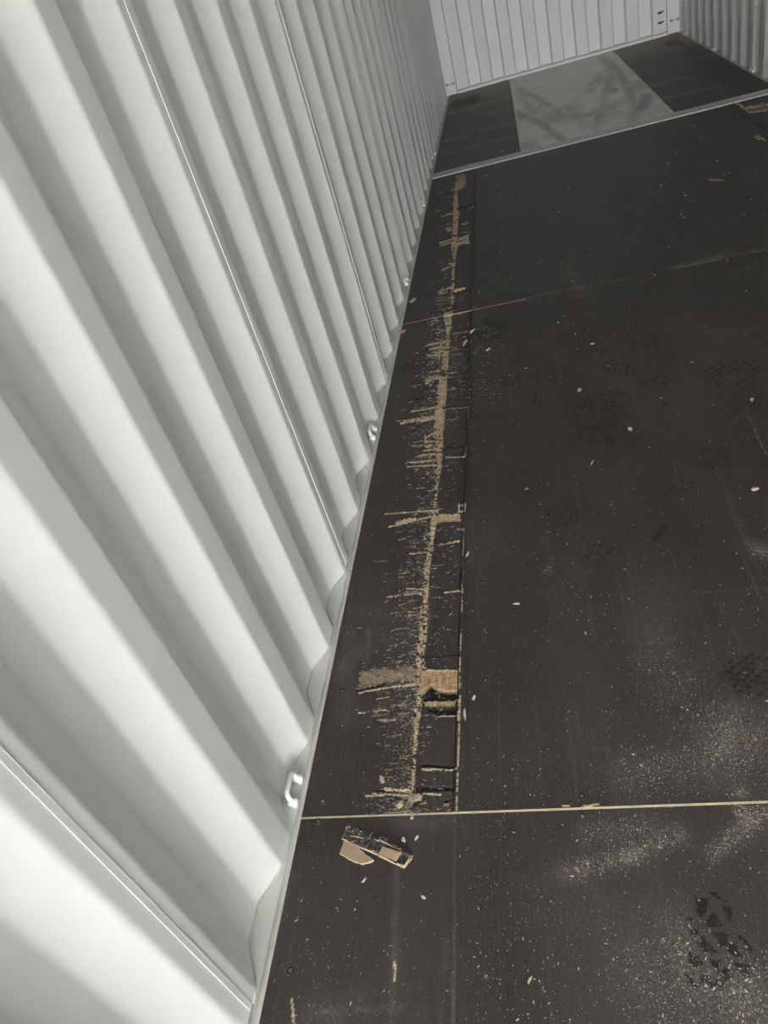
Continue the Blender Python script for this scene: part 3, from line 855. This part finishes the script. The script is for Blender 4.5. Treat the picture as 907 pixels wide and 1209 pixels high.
# ================================================================ LASHING RINGS
def ring_meshes():
    a = MB()
    pts = []
    # U of round bar: feet at the rail edge, loop tucked back into the recess
    L = .027; r = .0063
    pts = [Vector((-.004, -L, -.002)), Vector((-.005, -L, .006)), Vector((-.0065, -L, .016))]
    for an in range(15, 91, 15):
        q = math.radians(an)
        pts.append(Vector((-.0065-.0035*math.sin(q), -L+.011*(1-math.cos(q)), (.016+.014*math.sin(q)))))
    half = list(pts)
    pts = half + [Vector((p.x, -p.y, p.z)) for p in reversed(half)]
    a.tube(pts, r, 12)
    lug = MB()
    lug.tube([(-.014, 0, .004), (-.006, 0, .004), (.004, 0, .0035), (.0065, 0, .0033), (.0078, 0, .003)], [.0080, .0096, .0096, .0086, .0050], 16)
    weld = MB()
    r5 = random.Random(9)
    for k in range(6):
        an = k/6*2*math.pi
        c = Vector((.002+.006*math.cos(an), .0095*math.sin(an), -.003)); R = .0032+r5.uniform(0, .001)
        weld.tube([c+Vector((0, 0, -.001)), c+Vector((0, 0, .001)), c+Vector((0, 0, .0028))], [R, R*.85, R*.3], 7)
    return a.mesh('ring_bar', M_RING, True), lug.mesh('lug', M_RING, True), weld.mesh('weld_bead', M_RING, True), L
RB, LG, WD, RL = ring_meshes()
def lashing_ring(x, y, sgn, label):
    t = empty('lashing_ring', (x, y, 0), (0, 0, 0 if sgn > 0 else math.pi))
    tag(t, label, 'lashing ring', 'white lashing rings along the wall feet')
    link('ring_bar', RB, t)
    for s in (-1, 1):
        l = link('lug', LG, t, (0, s*RL, 0))
        link('weld_bead', WD, l)
    return t
lash = [(.158, 'white lashing ring nearest the camera, at the left wall foot beside the cream floor joint'),
        (1.557, 'second nearest white lashing ring at the left wall foot'),
        (2.995, 'third nearest lashing ring at the left wall foot, past the second floor joint'),
        (4.335, 'small lashing ring at the left wall foot just before the pale cross strip'),
        (5.67, 'tiny farthest lashing ring on the left wall foot beyond the pale cross strip')]
for y, lb in lash: lashing_ring(0.0, y, 1, lb)
for y, lb in [(5.70, 'nearest lashing ring on the foot of the right wall'), (6.84, 'middle of the three lashing rings on the right wall foot'), (7.96, 'farthest lashing ring on the right wall foot, by the corner post')]:
    lashing_ring(WID, y, -1, lb)

# lashing bars and hooks on the far end wall
def bar_handle(x0, x1, z, label, y):
    t = empty('lashing_bar', (x0, y, z)); tag(t, label, 'lashing bar', 'bars on the far corner posts')
    L = x1-x0
    MB().tube([(0, 0, 0), (0, -.018, 0), (.008, -.026, .001), (L-.008, -.026, .004), (L, -.018, .004), (L, 0, .004)], .0055, 8).build('bar', M_RAIL, t, True)
    for xx in (0, L):
        MB().tube([(xx, 0, .002), (xx, -.006, .002)], .011, 10).build('boss', M_DARKSTEEL, t, True)
bar_handle(.015, .085, .098, 'small lashing bar low on the far left corner post', Y_FRONT-.012)
bar_handle(2.268, 2.330, .108, 'small lashing bar low on the far right corner post', Y_FRONT-.012)
for z, lb in ((.200, 'upper dark hook on the far wall beside the right corner post'), (.115, 'lower dark hook on the far wall beside the right corner post')):
    t = empty('wall_hook', (2.166, Y_FRONT+FDEPTH, z)); tag(t, lb, 'hook', 'dark hooks on the far wall')
    MB().box((-.020, -.004, -.008), (.022, .001, .010)).build('plate', M_DARKSTEEL, t)
    MB().tube([(-.016, -.004, 0), (-.016, -.02, .001), (.02, -.028, .006), (.03, -.022, .012)], .005, 8).build('hook_arm', M_DARKSTEEL, t, True)

# ================================================================ LOOSE WOOD
def cz(x, y): return F(390+x/7.558, 960+y/7.558)
def jag(poly, amp, n=3, seed=1):
    r = random.Random(seed); out = []
    for i in range(len(poly)):
        a, b = Vector(poly[i]), Vector(poly[(i+1) % len(poly)])
        d = b-a; nrm = Vector((-d.y, d.x)).normalized()
        for k in range(n):
            q = a + d*(k/n) + nrm*(r.uniform(-amp, amp) if k else 0); out.append((q.x, q.y))
    return out
c0 = cz(420, 310)
t = empty('broken_plywood_piece', (c0[0], c0[1], .0))
tag(t, 'splintered dark plywood piece with a tan patch, lying loose below the cream floor joint', 'wood piece')
def loc(l): return [(cz(*p)[0]-c0[0], cz(*p)[1]-c0[1]) for p in l]
MB().prism(jag(loc([(170,110),(290,170),(410,235),(430,300),(425,380),(250,310),(110,240),(140,180)]), .0012, 3, 2), .0, .008, 0, 1,
           lambda x, y: .0075+.04*y).build('torn_layer', [M_BLACKF, M_WOOD], t)
MB().prism(jag(loc([(415,245),(520,300),(640,345),(740,388),(725,420),(665,495),(590,462),(430,388)]), .001, 3, 3), .0, .007, 0, 1,
           lambda x, y: .0065-.02*x).build('torn_layer', [M_BLACKF, M_WOOD], t)
MB().prism(jag(loc([(478,318),(560,345),(642,370),(600,436),(440,388)]), .0006, 3, 4), .004, .0095, 0, 0).build('exposed_veneer', [M_TAN, M_TAN], t)
MB().prism(jag(loc([(470,225),(520,250),(640,335),(610,338),(500,275),(440,240)]), .0008, 2, 5), .002, .009, 0, 1).build('splinter', [M_BLACKF, M_WOOD], t)
for k, (a, b, w) in enumerate([((440,255),(560,315),.0011),((250,312),(430,385),.0011),((430,390),(580,462),.0009),((150,215),(340,250),.0008),((665,495),(738,392),.0010),((600,462),(665,492),.0009),((190,205),(230,160),.0007),((170,112),(140,190),.0009)]):
    pa, pb = loc([a, b])
    MB().tube([(pa[0], pa[1], .0072), (.5*(pa[0]+pb[0])+.0005, .5*(pa[1]+pb[1]), .0092), (pb[0], pb[1], .0070)], [w*.6, w, w*.4], 5).build('splinter', M_PALE, t, True)
r8 = random.Random(8)
for k in range(26):
    u = r8.random(); side = r8.choice((0, 1))
    ax, ay = (130+u*590, 130+u*260) if side == 0 else (130+u*520, 245+u*240)
    an = r8.gauss(.45, .5); ln = r8.uniform(20, 75)
    pa, pb = loc([(ax, ay), (ax+ln*math.cos(an), ay+ln*math.sin(an))])
    MB().tube([(pa[0], pa[1], .0070), (.5*(pa[0]+pb[0]), .5*(pa[1]+pb[1]), .0085+r8.uniform(0, .001)), (pb[0], pb[1], .0066)], [.0003, .0007, .0002], 4).build('splinter', M_PALE if r8.random() < .6 else M_WOOD, t, True)
cf = cz(240, 360)
tag(MB().prism(jag([(cz(*p)[0]-cf[0], cz(*p)[1]-cf[1]) for p in [(125,255),(210,292),(300,352),(392,430),(345,450),(280,462),(200,432),(90,372),(110,310)]], .0014, 3, 6), .0, .005, 0, 0,
      lambda x, y: .0048-.05*y).build('wood_flake', [M_TAN, M_TAN], None, False, (cf[0], cf[1], 0)),
    'flat tan wood flake tucked against the near side of the splintered dark plywood piece', 'wood flake')

chips = [  # photo spot, length px, width px, heading, material, label
 (487,355,10,4,.2,M_TAN,'tan leaf-shaped wood flake near the left wall, above the second floor joint'),
 (474,392,10,3.2,.15,M_TAN,'tan wood flake half on the left rail, below the second floor joint'),
 (744,507,5,5,.5,M_PALE,'bright pale wood chip alone on the dark floor right of centre'),
 (699,547,8,1.6,.9,M_PALE,'thin straight white splinter right of centre, below the bright pale chip'),
 (576,413,7,2.5,.4,M_PALE,'small curled pale shaving right of the chewed line, under the second joint'),
 (501,1060,7,4,-.5,M_PALE,'small cream wood chip on the near sheet, right of the splintered plywood piece'),
 (430,1040,8,3,.9,M_PALE,'slim cream chip just below the tan wood flake'),
 (477,992,5,7,.1,M_PALE,'cream chip right above the end of the splintered plywood piece'),
 (492,990,7,3,.8,M_PALE,'small pale sliver right of the splintered plywood piece'),
 (472,952,8,8,.3,M_PALE,'square cream wood chip just above the cream joint beside the chewed line'),
 (493,942,11,8,.05,M_PALE,'cream block chip lying in the end of the chewed line'),
 (451,921,7,9,.9,M_TAN,'tan wood chip left of the chewed line, above the cream joint'),
 (549,845,3,14,.05,M_PALE,'upright pale splinter just right of the broken hole'),
 (560,824,4,7,-.4,M_PALE,'small pale chip right of the broken hole, above the upright splinter'),
 (626,1157,11,3,.9,M_PALE,'slim cream curl on the near sheet, lower centre'),
 (703,950,13,2.2,.06,M_WOOD,'flat wood sliver lying along the cream joint, right of centre'),
 (668,952,10,2.0,.0,M_WOOD,'shorter wood sliver lying along the cream joint, left of the flat one'),
 (505,452,6,3,.2,M_TAN,'pinkish wood flake left of the chewed line, by the orange torn stretch'),
 (506,527,7,4,.2,M_TAN,'tan wood flake left of the chewed line, below the orange torn stretch'),
 (610,713,9,2.4,-.1,M_PALE,'white chip beside a screw, right of the narrow broken band'),
 (893,645-67,9,3,.1,M_PALE,'white chip at the right edge of the picture, middle height'),
 (888,472,6,4,.3,M_PALE,'pale chip on a dark boot print at the right edge'),
 (684,461,5,4,.3,M_PALE,'pale chip with a curl, centre of the floor among the boot prints'),
 (552,655,3,9,-.4,M_PALE,'narrow pale splinter right of the narrow broken band'),
 (549,405,9,3,.9,M_PALE,'pale shaving on the dark smear under the second joint'),
 (558,391,8,2.6,.5,M_PALE,'pale shaving at the upper end of the dark smear under the second joint'),
]
for k, (px, py, L, Wd, an, mt, lb) in enumerate(chips):
    x, y = F(px, py); fx, fy = foot(x, y)
    r = random.Random(40+k); n = r.choice((5, 6, 7))
    poly = []
    for i in range(n):
        q = 2*math.pi*(i+r.uniform(-.25, .25))/n; rr = .9+r.uniform(-.35, .25)
        u, v = .5*L*math.cos(q)*rr, .5*Wd*math.sin(q)*rr
        ca, sa = math.cos(an), math.sin(an)
        if Wd > L or Wd > .75*L: ca, sa = math.cos(an), math.sin(an)
        poly.append(((u*ca-v*sa)*fx, (u*sa+v*ca)*fy))
    curl = r.uniform(.01, .05)/max(L*fx, .01)
    th = min(.004, .0016 + .10*min(L, Wd)*fx)
    o = MB().prism(poly, .0003, th, 0, 0, lambda x_, y_: th+curl*x_*x_*6).build('wood_chip', [mt, mt], None, False, (x, y, .0002))
    tag(o, lb, 'wood chip', 'loose wood chips on the floor')
# curled piece of torn film standing in the end of the chewed line
cx, cy = F(493, 956)
m = MB(); vs = []; fs = []
for i in range(7):
    a = i/6*2.2
    for j in range(3):
        vs.append((-.010+.020*j/2 + .003*math.sin(a), .013*math.cos(a)-.004, .002+.011*math.sin(a)))
for i in range(6):
    for j in range(2): fs.append((i*3+j, i*3+j+1, i*3+j+4, i*3+j+3))
m.add(vs, fs)
o = m.build('curled_film_scrap', M_BLACKF, None, True, (cx, cy, .001), (0, 0, -.6))
sm = o.modifiers.new('solid', 'SOLIDIFY'); sm.thickness = .0015
tag(o, 'curled dark film scrap where the chewed line meets the cream joint', 'scrap')

# ---- fine stuff: sawdust and splinters
def grains(name, items, label, cat):
    """items: x, y, length, width, height, angle, colour"""
    n = len(items)
    A = np.array([i[:6] for i in items]); Cc = np.array([i[6] for i in items])
    unit = np.array([(-1, -.2, 0), (-.2, -1, 0), (1, .1, 0), (.2, 1, 0), (-.1, 0, 1.0), (.35, .1, .9)])
    tris = np.array([(0, 1, 4), (1, 2, 5), (1, 5, 4), (2, 3, 5), (3, 4, 5), (3, 0, 4)])
    U = unit[None]*np.stack([A[:, 2]*.5, A[:, 3]*.5, A[:, 4]], 1)[:, None, :]
    ca, sa = np.cos(A[:, 5])[:, None], np.sin(A[:, 5])[:, None]
    V = np.stack([U[..., 0]*ca-U[..., 1]*sa+A[:, 0:1], U[..., 0]*sa+U[..., 1]*ca+A[:, 1:2], U[..., 2]+.0001], -1)
    T = (tris[None]+6*np.arange(n)[:, None, None]).reshape(-1, 3)
    V = V.reshape(-1, 3)
    me = bpy.data.meshes.new(name)
    me.vertices.add(len(V)); me.vertices.foreach_set('co', V.ravel())
    me.loops.add(len(T)*3); me.loops.foreach_set('vertex_index', T.ravel().astype(np.int32))
    me.polygons.add(len(T)); me.polygons.foreach_set('loop_start', np.arange(0, len(T)*3, 3, dtype=np.int32))
    me.update(calc_edges=True)
    at = me.color_attributes.new('tint', 'FLOAT_COLOR', 'POINT')
    c = np.ones((n, 6, 4)); c[:, :, :3] = Cc[:, None, :]
    at.data.foreach_set('color', c.ravel().astype(np.float32))
    me.materials.append(M_GRAIN)
    return tag(link(name, me), label, cat, kind='stuff')

CREAM = np.array((.80, .72, .56)); TANC = np.array((.58, .44, .28)); WHITE = np.array((.82, .80, .74))
items = []
def add_grain(x, y, scale, big=False, ang=None, cols=None):
    fx, fy = foot(x, y)
    s = scale*math.exp(rng.gauss(0, .45))
    L = s*rng.uniform(1.0, 2.6); w = s*rng.uniform(.7, 1.0)
    a = rng.uniform(0, math.pi) if ang is None else ang+rng.gauss(0, .35)
    u = rng.random()
    col = (WHITE if u < .45 else CREAM if u < .85 else TANC) if cols is None else cols
    items.append((x, y, L, w, s*.45, a, col*rng.uniform(.55, 1.0)))
def on_floor(x, y):
    if abs(x-c0[0]) < .085 and abs(y-c0[1]) < .050: return False
    return XL+.004 < x < XR-.004
# overall sprinkle, thinning with distance, thicker where the dust lies
for _ in range(26000):
    x = rng.uniform(.03, 1.75); y = -.32 + 2.9*rng.random()**1.9
    dens = .30 + .9*float(vnoise(x*7, y*7, 91))**2
    if x < .36: dens *= .40
    if y > 1.0: dens *= .5
    if rng.random() < dens and on_floor(x, y):
        add_grain(x, y, .00095 if rng.random() < .92 else .0018)
# drifts in the near right corner and along the swept lines
for s in DUST[:]:
    if s[5] < .24 or s[1] > 1.3 or s[0] < .45: continue
    L = math.hypot(s[2]-s[0], s[3]-s[1]); fx, fy = foot(s[0], s[1])
    nn = int((L*900 + .6*s[4]**1.3*9)*s[5]*(4.0 if s[4] > 5 else .8)) + 10
    for _ in range(nn):
        t = rng.random()
        x = s[0]+(s[2]-s[0])*t+rng.gauss(0, .6)*s[4]*fx; y = s[1]+(s[3]-s[1])*t+rng.gauss(0, .6)*s[4]*fy
        if on_floor(x, y): add_grain(x, y, .00085)
# far grains are the bigger bits only
for _ in range(330):
    x = rng.uniform(.05, 2.2); y = rng.uniform(1.0, 4.8)
    add_grain(x, y, .0022+.0006*y)
for _ in range(60):
    add_grain(rng.uniform(.05, .6), rng.uniform(5.2, 7.5), .004)
grains('sawdust', items, 'fine pale sawdust sprinkled over the dark floor', 'sawdust')
items = []
# torn splinters around the chewed line
for _ in range(4200):
    y = .10 + 2.6*rng.random()**1.6
    a = float(np.interp(y, TR_Y, TR_A)); b = float(np.interp(y, TR_Y, TR_B))
    fx, fy = foot(.25, y)
    cl = float(vnoise(np.array(3.3), np.array(y*9), 95))
    if rng.random() > .25 + .9*cl: continue
    u = rng.random()
    if u < .55: x = a - abs(rng.gauss(0, .045))
    elif u < .85: x = rng.uniform(a-.004, b+.004)
    else: x = b + abs(rng.gauss(0, .05))
    if not on_floor(x, y): continue
    s = .0007+.0006*rng.random()
    s *= (1+.25*y)
    L = s*(rng.uniform(1.2, 4) if rng.random() < .55 else rng.uniform(5, 14))
    col = (CREAM if rng.random() < .6 else TANC if rng.random() < .5 else WHITE)*rng.uniform(.35, 1.05)
    ang = rng.gauss(0, .3) if rng.random() < .6 else rng.uniform(0, math.pi)
    items.append((x, y, L, s, s*.8, ang, col))
for _ in range(700):      # pale drift on the torn patch beside the hole
    x, y = F(rng.uniform(425, 492), rng.gauss(799, 7)); s = .0012
    items.append((x, y, s*rng.uniform(1, 5), s, s*.6, rng.uniform(0, 3.1), (CREAM*.8+TANC*.2)*rng.uniform(.5, 1)))
for _ in range(620):      # powder along the chewed edge near the camera
    py = rng.uniform(720, 960)
    x0 = np.interp(py, [t[0] for t in trench_px[::-1]], [t[1] for t in trench_px[::-1]])
    if rng.random() > 1.5*float(vnoise(np.array(1.7), np.array(py*.09), 97)): continue
    x, y = F(x0+3-abs(rng.gauss(0, 10)), py); s = .0010
    items.append((x, y, s*rng.uniform(1, 4), s, s*.7, rng.uniform(0, 3.1), CREAM*rng.uniform(.55, 1.05)))
for _ in range(260):
    x, y = F(rng.gauss(552, 26), rng.uniform(385, 480)); s = .0022
    items.append((x, y, s*rng.uniform(1, 4), s, s*.6, rng.uniform(0, 3.1), WHITE*rng.uniform(.55, 1)))
sp = grains('splinters', items, 'pale torn wood splinters along the chewed line', None)
sp.parent = floor     # torn out of the floor: a part of it
